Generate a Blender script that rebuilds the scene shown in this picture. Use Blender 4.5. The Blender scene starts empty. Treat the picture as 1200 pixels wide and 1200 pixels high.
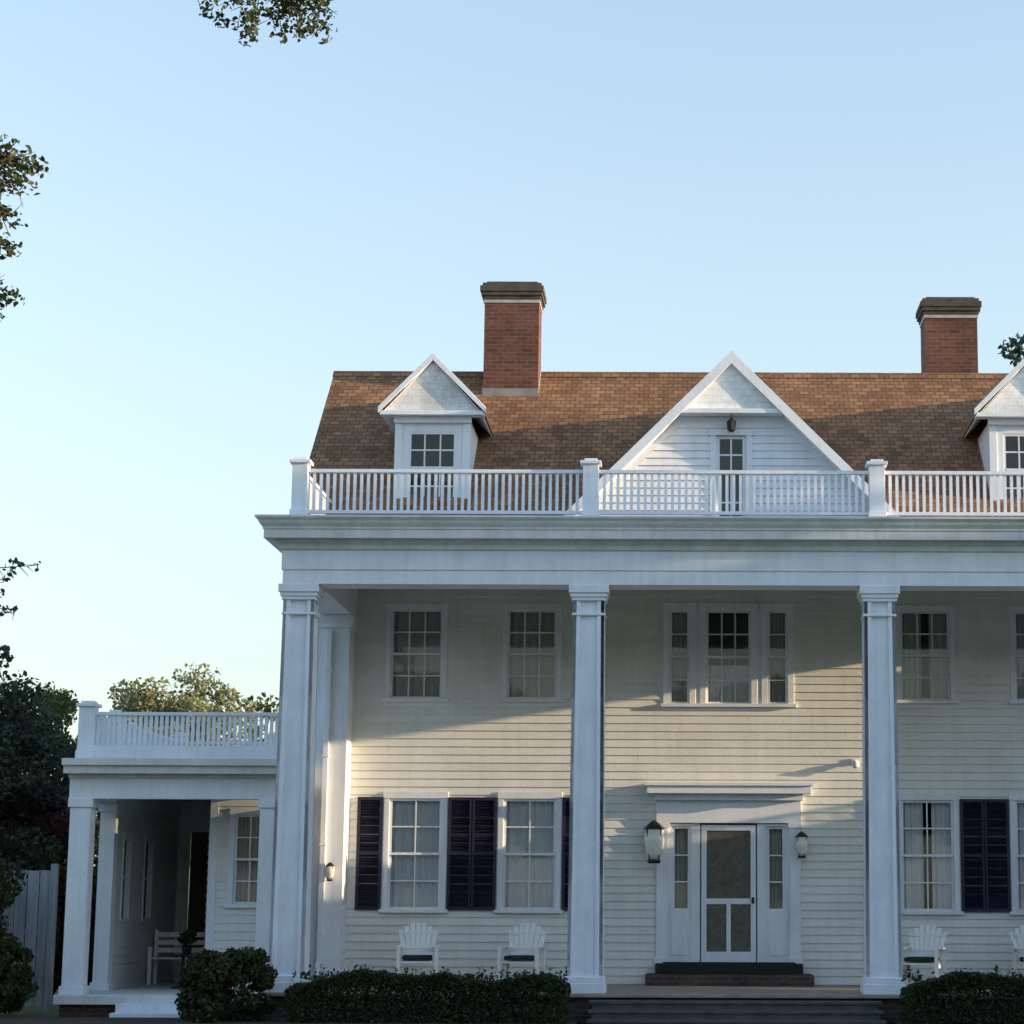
import bpy, math, random
from mathutils import Vector, Matrix
import numpy as np
R = math.radians
C = bpy.context.scene.collection
S = bpy.context.scene

# ------------------------------------------------------------------ camera, sky, sun, exposure
cam_d = bpy.data.cameras.new('camera'); cam = bpy.data.objects.new('camera', cam_d); C.objects.link(cam)
cam.location = (-0.76, -32.0, 1.7)
PITCH, ROLL = 10.1, -0.2
cam.rotation_euler = (Matrix.Rotation(R(90 + PITCH), 4, 'X') @ Matrix.Rotation(R(-ROLL), 4, 'Z')).to_euler()
cam_d.sensor_width = 36; cam_d.lens = 2583 / 1200 * 36; cam_d.shift_x = -200 / 1200
cam_d.clip_end = 3000
S.camera = cam
SUN_EL, SUN_AZ = 9.0, 98.6        # azimuth clockwise from +Y: low in the east, just in front of the facade
w = bpy.data.worlds.new('World'); S.world = w; w.use_nodes = True
nt = w.node_tree; bg = nt.nodes['Background']
sky = nt.nodes.new('ShaderNodeTexSky'); sky.sky_type = 'NISHITA'; sky.sun_disc = False
sky.sun_elevation = R(SUN_EL); sky.sun_rotation = R(SUN_AZ); sky.air_density = 1.0; sky.dust_density = 0.8; sky.ozone_density = 2.1
# haze low in the sky pales it towards the horizon, the zenith stays blue
tcw = nt.nodes.new('ShaderNodeTexCoord'); spw = nt.nodes.new('ShaderNodeSeparateXYZ'); mrw = nt.nodes.new('ShaderNodeMapRange')
hsw = nt.nodes.new('ShaderNodeHueSaturation'); hsw.inputs['Saturation'].default_value = 0.26; hsw.inputs['Value'].default_value = 0.52; mxw = nt.nodes.new('ShaderNodeMix'); mxw.data_type = 'RGBA'
mrw.inputs[1].default_value = 0.0; mrw.inputs[2].default_value = 0.95; mrw.inputs[3].default_value = 0.95; mrw.inputs[4].default_value = 0.0
nt.links.new(tcw.outputs['Generated'], spw.inputs[0]); nt.links.new(spw.outputs[2], mrw.inputs[0]); nt.links.new(mrw.outputs[0], mxw.inputs[0])
nt.links.new(sky.outputs[0], hsw.inputs['Color']); tnw = nt.nodes.new('ShaderNodeMix'); tnw.data_type = 'RGBA'; tnw.blend_type = 'MULTIPLY'; tnw.inputs[0].default_value = 1.0; tnw.inputs[7].default_value = (0.83, 0.865, 0.79, 1)
nt.links.new(hsw.outputs[0], tnw.inputs[6]); nt.links.new(sky.outputs[0], mxw.inputs[6]); nt.links.new(tnw.outputs[2], mxw.inputs[7])
nt.links.new(mxw.outputs[2], bg.inputs[0]); bg.inputs[1].default_value = 0.15
sl = bpy.data.lights.new('sun', 'SUN'); sl.energy = 2.0; sl.angle = R(0.5); sl.color = (1.0, 0.75, 0.46)
so = bpy.data.objects.new('sun', sl); C.objects.link(so)
d = Vector((math.sin(R(SUN_AZ)) * math.cos(R(SUN_EL)), math.cos(R(SUN_AZ)) * math.cos(R(SUN_EL)), math.sin(R(SUN_EL))))
so.rotation_euler = d.to_track_quat('Z', 'Y').to_euler(); so.location = (40, -6, 20)
S.view_settings.view_transform = 'Standard'; S.view_settings.look = 'None'; S.view_settings.gamma = 1
S.view_settings.use_curve_mapping = False
S.view_settings.exposure = 2.1
S.render.engine = 'CYCLES'

# ------------------------------------------------------------------ materials
def new_mat(name, col, rough=0.6, var=0.12, scale=3.0, bump=0.0, bscale=60, spec=0.3, col2=None, streak=0.0, island=0.0):
    m = bpy.data.materials.new(name); m.use_nodes = True; n = m.node_tree; b = n.nodes['Principled BSDF']
    b.inputs['Roughness'].default_value = rough; b.inputs['Specular IOR Level'].default_value = spec
    tc = n.nodes.new('ShaderNodeTexCoord')
    no = n.nodes.new('ShaderNodeTexNoise'); no.inputs['Scale'].default_value = scale; no.inputs['Detail'].default_value = 6
    no.inputs['Roughness'].default_value = 0.65
    n.links.new(tc.outputs['Object'], no.inputs['Vector'])
    mx = n.nodes.new('ShaderNodeMix'); mx.data_type = 'RGBA'
    c2 = col2 or tuple(c * (1 - 2 * var) for c in col)
    mx.inputs[6].default_value = (*c2, 1); mx.inputs[7].default_value = (*col, 1)
    rp = n.nodes.new('ShaderNodeMapRange'); rp.inputs[1].default_value = 0.3; rp.inputs[2].default_value = 0.6
    n.links.new(no.outputs[0], rp.inputs[0]); n.links.new(rp.outputs[0], mx.inputs[0]); last = mx.outputs[2]
    def times(last, sock, lo, hi, a0=0.0, a1=1.0):
        r2 = n.nodes.new('ShaderNodeMapRange'); r2.inputs[1].default_value = a0; r2.inputs[2].default_value = a1; r2.inputs[3].default_value = lo; r2.inputs[4].default_value = hi
        n.links.new(sock, r2.inputs[0]); m2 = n.nodes.new('ShaderNodeMix'); m2.data_type = 'RGBA'; m2.blend_type = 'MULTIPLY'; m2.inputs[0].default_value = 1
        n.links.new(last, m2.inputs[6]); n.links.new(r2.outputs[0], m2.inputs[7]); return m2.outputs[2]
    if streak:
        mp = n.nodes.new('ShaderNodeMapping'); mp.inputs['Scale'].default_value = (7, 7, 0.55); n.links.new(tc.outputs['Object'], mp.inputs[0])
        n3 = n.nodes.new('ShaderNodeTexNoise'); n3.inputs['Scale'].default_value = 1.6; n3.inputs['Detail'].default_value = 5; n.links.new(mp.outputs[0], n3.inputs['Vector'])
        last = times(last, n3.outputs[0], 1 - streak, 1.0, 0.32, 0.55)
    if island:
        ge = n.nodes.new('ShaderNodeNewGeometry'); last = times(last, ge.outputs['Random Per Island'], 1 - island, 1.0)
    n.links.new(last, b.inputs['Base Color'])
    if bump:
        n2 = n.nodes.new('ShaderNodeTexNoise'); n2.inputs['Scale'].default_value = bscale; n2.inputs['Detail'].default_value = 4
        n.links.new(tc.outputs['Object'], n2.inputs['Vector'])
        bp = n.nodes.new('ShaderNodeBump'); bp.inputs['Strength'].default_value = bump; bp.inputs['Distance'].default_value = 0.01
        n.links.new(n2.outputs[0], bp.inputs['Height']); n.links.new(bp.outputs[0], b.inputs['Normal'])
    return m

def brick_mat(name, c1, c2, mortar, bw, bh, mo=0.012, rot=None, rough=0.85, offset=0.5, bump=0.6):
    """courses run along X or Y on vertical faces; rot tilts the pattern onto a roof slope"""
    m = bpy.data.materials.new(name); m.use_nodes = True; n = m.node_tree; b = n.nodes['Principled BSDF']
    b.inputs['Roughness'].default_value = rough; b.inputs['Specular IOR Level'].default_value = 0.2
    tc = n.nodes.new('ShaderNodeTexCoord'); sp = n.nodes.new('ShaderNodeSeparateXYZ'); cb = n.nodes.new('ShaderNodeCombineXYZ')
    n.links.new(tc.outputs['Object'], sp.inputs[0])
    ad = n.nodes.new('ShaderNodeMath'); ad.operation = 'ADD'
    n.links.new(sp.outputs[0], ad.inputs[0])
    if rot is None: n.links.new(sp.outputs[1], ad.inputs[1])
    else: ad.inputs[1].default_value = 0
    mu = n.nodes.new('ShaderNodeMath'); mu.operation = 'MULTIPLY'; mu.inputs[1].default_value = 1.0 if rot is None else rot
    n.links.new(sp.outputs[2], mu.inputs[0])
    n.links.new(ad.outputs[0], cb.inputs[0]); n.links.new(mu.outputs[0], cb.inputs[1])
    br = n.nodes.new('ShaderNodeTexBrick'); br.offset = offset
    br.inputs['Color1'].default_value = (*c1, 1); br.inputs['Color2'].default_value = (*c2, 1); br.inputs['Mortar'].default_value = (*mortar, 1)
    br.inputs['Scale'].default_value = 1; br.inputs['Mortar Size'].default_value = mo
    br.inputs['Brick Width'].default_value = bw; br.inputs['Row Height'].default_value = bh; br.inputs['Bias'].default_value = 0.0
    n.links.new(cb.outputs[0], br.inputs['Vector'])
    no = n.nodes.new('ShaderNodeTexNoise'); no.inputs['Scale'].default_value = 1.3; no.inputs['Detail'].default_value = 8; no.inputs['Roughness'].default_value = 0.75
    n.links.new(tc.outputs['Object'], no.inputs['Vector'])
    rp = n.nodes.new('ShaderNodeMapRange'); rp.inputs[1].default_value = 0.3; rp.inputs[2].default_value = 0.7; rp.inputs[3].default_value = 0.55; rp.inputs[4].default_value = 1.25
    n.links.new(no.outputs[0], rp.inputs[0])
    mx = n.nodes.new('ShaderNodeMix'); mx.data_type = 'RGBA'; mx.blend_type = 'MULTIPLY'; mx.inputs[0].default_value = 1
    n.links.new(br.outputs[0], mx.inputs[6]); n.links.new(rp.outputs[0], mx.inputs[7]); n.links.new(mx.outputs[2], b.inputs['Base Color'])
    bp = n.nodes.new('ShaderNodeBump'); bp.inputs['Strength'].default_value = bump; bp.inputs['Distance'].default_value = 0.012; bp.invert = True
    n.links.new(br.outputs['Fac'], bp.inputs['Height']); n.links.new(bp.outputs[0], b.inputs['Normal'])
    return m

def leaf_mat(name, ca, cb_, trans=0.35):
    m = bpy.data.materials.new(name); m.use_nodes = True; n = m.node_tree; b = n.nodes['Principled BSDF']
    b.inputs['Roughness'].default_value = 0.55; b.inputs['Specular IOR Level'].default_value = 0.25
    g = n.nodes.new('ShaderNodeNewGeometry'); mx = n.nodes.new('ShaderNodeMix'); mx.data_type = 'RGBA'
    mx.inputs[6].default_value = (*ca, 1); mx.inputs[7].default_value = (*cb_, 1)
    n.links.new(g.outputs['Random Per Island'], mx.inputs[0]); n.links.new(mx.outputs[2], b.inputs['Base Color'])
    t = n.nodes.new('ShaderNodeBsdfTranslucent'); n.links.new(mx.outputs[2], t.inputs[0])
    ms = n.nodes.new('ShaderNodeMixShader'); ms.inputs[0].default_value = trans
    n.links.new(b.outputs[0], ms.inputs[1]); n.links.new(t.outputs[0], ms.inputs[2]); n.links.new(ms.outputs[0], n.nodes['Material Output'].inputs[0])
    return m

def glass_mat(name, tint=(0.03, 0.035, 0.04), tr=0.88):
    m = bpy.data.materials.new(name); m.use_nodes = True; n = m.node_tree
    gl = n.nodes.new('ShaderNodeBsdfGlossy'); gl.inputs['Roughness'].default_value = 0.03; gl.inputs[0].default_value = (0.9, 0.9, 0.9, 1)
    tp = n.nodes.new('ShaderNodeBsdfTransparent'); tp.inputs[0].default_value = (tr, tr, tr, 1)
    fr = n.nodes.new('ShaderNodeFresnel'); fr.inputs[0].default_value = 1.5
    tc = n.nodes.new('ShaderNodeTexCoord'); no = n.nodes.new('ShaderNodeTexNoise'); no.inputs['Scale'].default_value = 2.5
    n.links.new(tc.outputs['Object'], no.inputs['Vector'])
    bp = n.nodes.new('ShaderNodeBump'); bp.inputs['Strength'].default_value = 0.06; bp.inputs['Distance'].default_value = 0.02
    n.links.new(no.outputs[0], bp.inputs['Height']); n.links.new(bp.outputs[0], gl.inputs['Normal'])
    ms = n.nodes.new('ShaderNodeMixShader')
    ad = n.nodes.new('ShaderNodeMath'); ad.operation = 'ADD'; ad.inputs[1].default_value = 0.015
    n.links.new(fr.outputs[0], ad.inputs[0]); n.links.new(ad.outputs[0], ms.inputs[0])
    n.links.new(tp.outputs[0], ms.inputs[1]); n.links.new(gl.outputs[0], ms.inputs[2]); n.links.new(ms.outputs[0], n.nodes['Material Output'].inputs[0])
    return m

M = {}
M['white'] = new_mat('white_paint', (0.755, 0.785, 0.84), 0.6, 0.05, 2.2, 0.3, 40, streak=0.07)
M['siding'] = new_mat('siding_paint', (0.77, 0.77, 0.745), 0.65, 0.06, 1.2, 0.3, 25, streak=0.06, island=0.07)
M['cornice'] = new_mat('cornice_paint', (0.68, 0.68, 0.67), 0.6, 0.12, 1.5, 0.2, 30, streak=0.10)
M['shingle_white'] = brick_mat('white_shingles', (0.84, 0.84, 0.84), (0.81, 0.81, 0.81), (0.70, 0.70, 0.70), 0.14, 0.11, 0.006, None, 0.7, bump=0.4)
M['roof'] = brick_mat('cedar_roof_shingles', (0.33, 0.175, 0.09), (0.19, 0.10, 0.055), (0.10, 0.058, 0.038), 0.17, 0.125, 0.008, 1.5, 0.9, bump=1.0)
M['brick'] = brick_mat('red_brick', (0.19, 0.075, 0.055), (0.11, 0.052, 0.042), (0.15, 0.115, 0.10), 0.21, 0.072, 0.008)
M['brick_dark'] = brick_mat('dark_brick', (0.10, 0.055, 0.045), (0.07, 0.045, 0.04), (0.10, 0.09, 0.085), 0.21, 0.075, 0.01)
M['cap'] = new_mat('sooty_brick_cap', (0.10, 0.085, 0.075), 0.9, 0.25, 6, 0.4, 30)
M['flash'] = new_mat('lead_flashing', (0.45, 0.43, 0.41), 0.5, 0.15, 5)
M['shutter'] = new_mat('navy_shutter_paint', (0.026, 0.024, 0.058), 0.5, 0.2, 5)
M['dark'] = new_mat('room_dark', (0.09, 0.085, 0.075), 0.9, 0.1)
M['curtain'] = new_mat('lace_curtain', (0.88, 0.90, 0.92), 0.9, 0.05, 9, 0.3, 50)
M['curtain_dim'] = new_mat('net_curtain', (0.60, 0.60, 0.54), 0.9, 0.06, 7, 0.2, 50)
M['screen'] = new_mat('insect_screen', (0.14, 0.13, 0.105), 0.8, 0.2, 8)
M['door_wood'] = new_mat('stained_door_wood', (0.10, 0.062, 0.045), 0.5, 0.2, 4, 0.2, 20)
M['deck'] = new_mat('porch_floor_paint', (0.30, 0.25, 0.21), 0.6, 0.15, 3, 0.2, 20)
M['step'] = new_mat('grey_step_paint', (0.085, 0.085, 0.095), 0.7, 0.2, 4, 0.3, 25)
M['mat'] = new_mat('coir_mat', (0.03, 0.028, 0.028), 0.95, 0.2, 20, 0.5, 80)
M['ceiling'] = new_mat('porch_ceiling', (0.38, 0.32, 0.22), 0.7, 0.1, 2)
M['membrane'] = new_mat('roof_membrane', (0.25, 0.25, 0.25), 0.8, 0.15)
M['metal'] = new_mat('black_iron', (0.02, 0.02, 0.022), 0.4, 0.1, 10)
M['lamp_glass'] = new_mat('frosted_lamp_glass', (0.70, 0.74, 0.66), 0.25, 0.05, 10, spec=0.6)
M['cushion'] = new_mat('dark_green_fabric', (0.02, 0.035, 0.03), 0.9, 0.2, 10, 0.3, 80)
M['chair'] = new_mat('white_chair_paint', (0.80, 0.80, 0.79), 0.4, 0.04, 5)
M['bark'] = new_mat('bark', (0.12, 0.09, 0.07), 0.95, 0.3, 8, 0.8, 25)
M['mulch'] = new_mat('mulch', (0.06, 0.042, 0.032), 1, 0.3, 12, 1.0, 60)
M['grass_base'] = new_mat('lawn', (0.12, 0.14, 0.055), 1, 0.25, 1.5, 1.0, 60, col2=(0.16, 0.15, 0.08))
M['path'] = new_mat('brick_path', (0.16, 0.13, 0.115), 0.9, 0.2, 5, 0.4, 30)
M['fence'] = new_mat('shaded_white_fence_paint', (0.38, 0.40, 0.43), 0.8, 0.1, 3, 0.3, 30, streak=0.3)  # white paint greyed to carry deep shade, plus weathering streaks
M['gravel'] = new_mat('bounce_gravel', (0.46, 0.42, 0.33), 0.95, 0.15, 4, 0.8, 90)
M['glass'] = glass_mat('window_glass')
M['wreath'] = leaf_mat('dried_wreath', (0.03, 0.028, 0.02), (0.06, 0.045, 0.03), 0.1)
M['leaf_box'] = leaf_mat('boxwood_leaves', (0.012, 0.022, 0.012), (0.06, 0.07, 0.028), 0.2)
M['leaf_shrub'] = leaf_mat('shrub_leaves', (0.02, 0.032, 0.012), (0.06, 0.065, 0.02), 0.25)
M['leaf_dark'] = leaf_mat('evergreen_leaves', (0.02, 0.035, 0.025), (0.075, 0.095, 0.055), 0.2)
M['leaf_mid'] = leaf_mat('oak_leaves', (0.035, 0.06, 0.02), (0.10, 0.12, 0.035), 0.35)
M['leaf_sun'] = leaf_mat('yellowing_leaves', (0.12, 0.15, 0.07), (0.30, 0.29, 0.16), 0.4)
M['leaf_red'] = leaf_mat('plum_leaves', (0.05, 0.022, 0.028), (0.11, 0.05, 0.035), 0.3)
M['leaf_near'] = leaf_mat('near_oak_leaves', (0.03, 0.05, 0.022), (0.09, 0.10, 0.04), 0.35)
M['leaf_pine'] = leaf_mat('pine_needles', (0.02, 0.05, 0.04), (0.05, 0.09, 0.065), 0.2)

# ------------------------------------------------------------------ mesh helpers
class MB:
    def __init__(s): s.v = []; s.f = []
    def box(s, x0, x1, y0, y1, z0, z1):
        if x0 > x1: x0, x1 = x1, x0
        b = len(s.v)
        s.v += [(x0, y0, z0), (x1, y0, z0), (x1, y1, z0), (x0, y1, z0), (x0, y0, z1), (x1, y0, z1), (x1, y1, z1), (x0, y1, z1)]
        s.f += [tuple(b + i for i in q) for q in ((0, 3, 2, 1), (4, 5, 6, 7), (0, 1, 5, 4), (1, 2, 6, 5), (2, 3, 7, 6), (3, 0, 4, 7))]
        return s
    def poly(s, pts):
        b = len(s.v); s.v += [tuple(p) for p in pts]; s.f.append(tuple(range(b, b + len(pts)))); return s
    def prism(s, pts, dvec):
        """polygon extruded along dvec"""
        n = len(pts); b = len(s.v); dv = Vector(dvec)
        s.v += [tuple(p) for p in pts] + [tuple(Vector(p) + dv) for p in pts]
        s.f.append(tuple(b + i for i in range(n))[::-1]); s.f.append(tuple(b + n + i for i in range(n)))
        for i in range(n):
            j = (i + 1) % n; s.f.append((b + i, b + j, b + n + j, b + n + i))
        return s
    def beam(s, p, q, wd, ht, up=(0, 0, 1)):
        p, q = Vector(p), Vector(q); a = (q - p).normalized(); u = Vector(up); sd = a.cross(u)
        if sd.length < 1e-3: sd = a.cross(Vector((0, 1, 0)))
        sd.normalize(); u = sd.cross(a).normalized()
        c = [p + sd * (wd / 2 * i) + u * (ht / 2 * j) for i, j in ((-1, -1), (1, -1), (1, 1), (-1, 1))]
        return s.prism(c, q - p)
    def tube(s, pts, radii, n=8, cap=True):
        pts = [Vector(p) for p in pts]; b = len(s.v)
        for i, p in enumerate(pts):
            a = (pts[min(i + 1, len(pts) - 1)] - pts[max(i - 1, 0)]).normalized()
            u = a.cross(Vector((0, 0, 1)))
            if u.length < 1e-2: u = Vector((1, 0, 0))
            u.normalize(); v = a.cross(u)
            for k in range(n):
                t = 2 * math.pi * k / n; s.v.append(tuple(p + (u * math.cos(t) + v * math.sin(t)) * radii[i]))
        for i in range(len(pts) - 1):
            for k in range(n):
                k2 = (k + 1) % n; s.f.append((b + i * n + k, b + i * n + k2, b + (i + 1) * n + k2, b + (i + 1) * n + k))
        if cap:
            s.f.append(tuple(b + k for k in range(n))[::-1]); s.f.append(tuple(b + (len(pts) - 1) * n + k for k in range(n)))
        return s
    def lathe(s, prof, cx, cy, n=16):
        return s.tube([(cx, cy, z) for r, z in prof], [r for r, z in prof], n)
    def build(s, name, mat, parent=None, smooth=False, bevel=0.0):
        me = bpy.data.meshes.new(name); me.from_pydata(s.v, [], s.f); me.update()
        me.materials.append(mat)
        if smooth:
            for p in me.polygons: p.use_smooth = True
        o = bpy.data.objects.new(name, me); C.objects.link(o)
        if parent: o.parent = parent
        if bevel:
            bv = o.modifiers.new('bevel', 'BEVEL'); bv.width = bevel; bv.segments = 2; bv.limit_method = 'ANGLE'
        return o

def empty(name, label, cat, loc=(0, 0, 0), rz=0, group=None):
    o = bpy.data.objects.new(name, None); C.objects.link(o); o.location = loc; o.rotation_euler = (0, 0, rz)
    o.empty_display_size = 0.3
    return tag(o, label, cat, group)
def tag(o, label, cat, group=None, kind=None):
    if label: o['label'] = label
    if cat: o['category'] = cat
    if group: o['group'] = group
    if kind: o['kind'] = kind
    return o
def dup(root, loc, rz, label):
    r = root.copy(); C.objects.link(r); r.location = loc; r.rotation_euler = (0, 0, rz); r['label'] = label
    for ch in list(root.children):
        c = ch.copy(); C.objects.link(c); c.parent = r
        for g in list(ch.children):
            e = g.copy(); C.objects.link(e); e.parent = c
    return r

rng = np.random.default_rng(7)
def leaves(name, centres, sizes, mat, parent, aspect=0.55, droop=0.0):
    """one mesh of many small folded leaves"""
    n = len(centres); c = np.asarray(centres); sz = np.asarray(sizes).reshape(n, 1)
    a = rng.normal(size=(n, 3)); a[:, 2] -= droop; a /= np.linalg.norm(a, axis=1, keepdims=True)
    b = rng.normal(size=(n, 3)); b -= (b * a).sum(1, keepdims=True) * a; b /= np.linalg.norm(b, axis=1, keepdims=True)
    nn = np.cross(a, b)
    v = np.empty((n, 6, 3))
    w2 = sz * aspect * 0.5
    v[:, 0] = c - a * sz * 0.5; v[:, 3] = c + a * sz * 0.5
    v[:, 1] = c - a * sz * 0.12 + b * w2 + nn * sz * 0.12; v[:, 2] = c + a * sz * 0.2 + b * w2 * 0.85 + nn * sz * 0.1
    v[:, 5] = c - a * sz * 0.12 - b * w2 + nn * sz * 0.12; v[:, 4] = c + a * sz * 0.2 - b * w2 * 0.85 + nn * sz * 0.1
    me = bpy.data.meshes.new(name); me.vertices.add(n * 6); me.vertices.foreach_set('co', v.reshape(-1))
    base = (np.arange(n) * 6)[:, None]
    quads = np.concatenate([base + np.array([0, 1, 2, 3]), base + np.array([0, 3, 4, 5])], axis=1).reshape(-1)
    me.loops.add(n * 8); me.loops.foreach_set('vertex_index', quads.astype(np.int32))
    me.polygons.add(n * 2); me.polygons.foreach_set('loop_start', (np.arange(n * 2) * 4).astype(np.int32))
    me.materials.append(mat); me.update(calc_edges=True); me.validate()
    o = bpy.data.objects.new(name, me); C.objects.link(o)
    if parent: o.parent = parent
    return o

def cluster_points(cl, per):
    """leaf centres scattered in clusters (x,y,z,r)"""
    out = []
    for (x, y, z, r) in cl:
        k = max(6, int(per * r ** 2)); q = rng.normal(size=(k, 3)); q /= np.linalg.norm(q, axis=1, keepdims=True)
        q *= (rng.random((k, 1)) ** 0.45) * r; q[:, 2] *= 0.75
        out.append(q + np.array([x, y, z]))
    return np.concatenate(out)

def tree(name, label, loc, h, trunk_h, rad, crown_h, mat, n_cl, cl_r, leaf, per, group=None, lean=(0, 0), trunk_r=None, cat='tree', extra=(), twigs=(), shell=0.55, seed=1, low=0.0):
    """trunk and limbs reaching into clusters spread unevenly through an ellipsoid"""
    rd = random.Random(seed); global rng; rng = np.random.default_rng(seed * 13 + 5)
    root = empty(name, label, cat, loc, 0, group); tr = trunk_r or h * 0.022
    cz = trunk_h + crown_h / 2; cl = []
    for i in range(n_cl):
        while True:
            q = Vector([rd.uniform(-1, 1) for _ in range(3)])
            if shell * rd.random() < q.length <= 1: break
        wob = 1 + 0.16 * math.sin(3 * math.atan2(q.y, q.x) + seed) + 0.10 * math.sin(7 * q.z + seed)
        r = cl_r * rd.uniform(0.6, 1.25)
        cl.append((q.x * (rad - r * 0.5) * wob + lean[0], q.y * (rad - r * 0.5) * wob + lean[1], cz + q.z * (crown_h / 2 - r * 0.5) * wob, r))
    cl += list(extra)
    m = MB(); top = Vector((lean[0] * 0.8, lean[1] * 0.8, trunk_h + crown_h * 0.62))
    ax = [Vector((0, 0, -0.2)), Vector((0.0, 0, 0.3)), Vector((lean[0] * 0.2 + 0.1 * tr, 0, trunk_h * 0.6)), Vector((lean[0] * 0.5, lean[1] * 0.5, trunk_h + crown_h * 0.2)), top]
    m.tube(ax, [tr * 1.5, tr * 1.1, tr * 0.9, tr * 0.6, tr * 0.15], 10)
    for k, (x, y, z, r) in enumerate(cl):
        if k % 3 or k >= n_cl: continue
        e = Vector((x, y, z)); s0 = ax[2].lerp(ax[4], rd.uniform(0.15, 0.8)) if z > trunk_h else ax[2].lerp(ax[3], rd.random())
        mid = s0.lerp(e, 0.5) + Vector((rd.uniform(-.1, .1), rd.uniform(-.1, .1), 0.08)) * (e - s0).length
        m.tube([s0, mid, e], [tr * 0.33, tr * 0.2, tr * 0.05], 5)
    for (pp, rr) in twigs: m.tube([Vector(p) for p in pp], rr, 6)
    m.build('trunk', M['bark'], root, True)
    pts = cluster_points(cl, per)
    if low: pts = pts[pts[:, 2] > low]
    leaves('crown', pts, leaf * (0.6 + 0.8 * rng.random(len(pts))), mat, root)
    return root

# ------------------------------------------------------------------ ground
g = MB()
N = 60
xs = [-600, -200, -80] + [-60 + 2 * i for i in range(61)] + [80, 200, 600]
ys = [-300, -120, -60] + [-40 + 2 * i for i in range(41)] + [60, 120, 300, 900]
def gz(x, y):
    a = 0.05 * math.sin(x * 0.21 + 1) * math.cos(y * 0.17)
    return a - 0.03 if not (-13 < x < 13 and -4 < y < 13) else 0.0
for j in ys:
    for i in xs: g.v.append((i, j, gz(i, j)))
for j in range(len(ys) - 1):
    for i in range(len(xs) - 1):
        a = j * len(xs) + i; g.f.append((a, a + 1, a + len(xs) + 1, a + len(xs)))
tag(g.build('lawn', M['grass_base'], None, True), None, None, kind='structure')
m = MB()
for sx in (-1, 1): m.box(sx * 2.2, sx * 12, -2.1, -0.02, -0.1, 0.10)
tag(m.build('mulch_bed', M['mulch']), None, None, kind='structure')
m = MB().box(-2.1, 2.1, -4.6, -1.32, -0.1, 0.03)
tag(m.build('path', M['path']), None, None, kind='structure')
m = MB().box(-22, 22, -17, -4.6, -0.3, 0.055)  # unseen pale gravel added to bounce light up onto the porch wall
tag(m.build('bounce_drive', M['gravel']), None, None, kind='structure')

# ------------------------------------------------------------------ the house
H = empty('white_house', 'white two storey columned house with cedar roof, dormers and brick chimneys', 'house')
YW = 4.0; FL = 0.45
lap = 0.13
def siding(name, x0, x1, y, z0, z1, holes, mat, face='y', sgn=-1, parent=H, e=lap, proud=0.024, slope=None):
    """lapped boards; holes are (a0,a1,z0,z1). face 'y': wall in plane y, facing -y;  'x': wall in plane x=y-arg facing sgn*x"""
    m = MB(); z = z0; jr = random.Random(int(abs(x0) * 10 + abs(y) * 7))
    while z < z1 - 0.01:
        zt = min(z + e, z1); zm = (z + zt) / 2
        a, b = x0, x1
        if slope: a, b = slope(z, zt)
        if b - a > 0.02:
            iv = [(a, b)]
            for (h0, h1, k0, k1) in holes:
                if k0 < zm < k1:
                    nv = []
                    for (p, q) in iv:
                        if h1 <= p or h0 >= q: nv.append((p, q)); continue
                        if h0 > p: nv.append((p, h0))
                        if h1 < q: nv.append((h1, q))
                    iv = nv
            cut = []
            for (p, q) in iv:
                if q - p > 2.2: xm = p + jr.uniform(.25, .75) * (q - p); cut += [(p, xm - .0012), (xm + .0012, q)]
                else: cut.append((p, q))
            for (p, q) in cut:
                if face == 'y': P = lambda t, o, zz: (t, y - o, zz)
                else: P = lambda t, o, zz: (y + sgn * o, t, zz)
                m.poly([P(p, proud, z), P(q, proud, z), P(q, 0.004, zt), P(p, 0.004, zt)])
                m.poly([P(p, -0.005, z), P(q, -0.005, z), P(q, proud, z), P(p, proud, z)])
                m.poly([P(p, -0.005, zt), P(q, -0.005, zt), P(q, -0.005, z), P(p, -0.005, z)])
        z = zt
    return m.build(name, mat, parent)

UW = [(-5.54, -4.69), (-3.63, -2.82), (2.82, 3.63), (4.69, 5.54)]
LW = [(-5.49, -4.64), (-3.64, -2.79), (2.79, 3.64), (4.64, 5.49)]
holes = [(a, b, 5.0, 6.47) for a, b in UW] + [(a, b, 1.61, 3.38) for a, b in LW] + [(-0.97, 0.97, 4.93, 6.47), (-1.0, 1.0, 0.5, 3.0)]
siding('front_wall', -6.65, 6.65, YW, FL, 6.95, holes, M['siding'])

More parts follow.
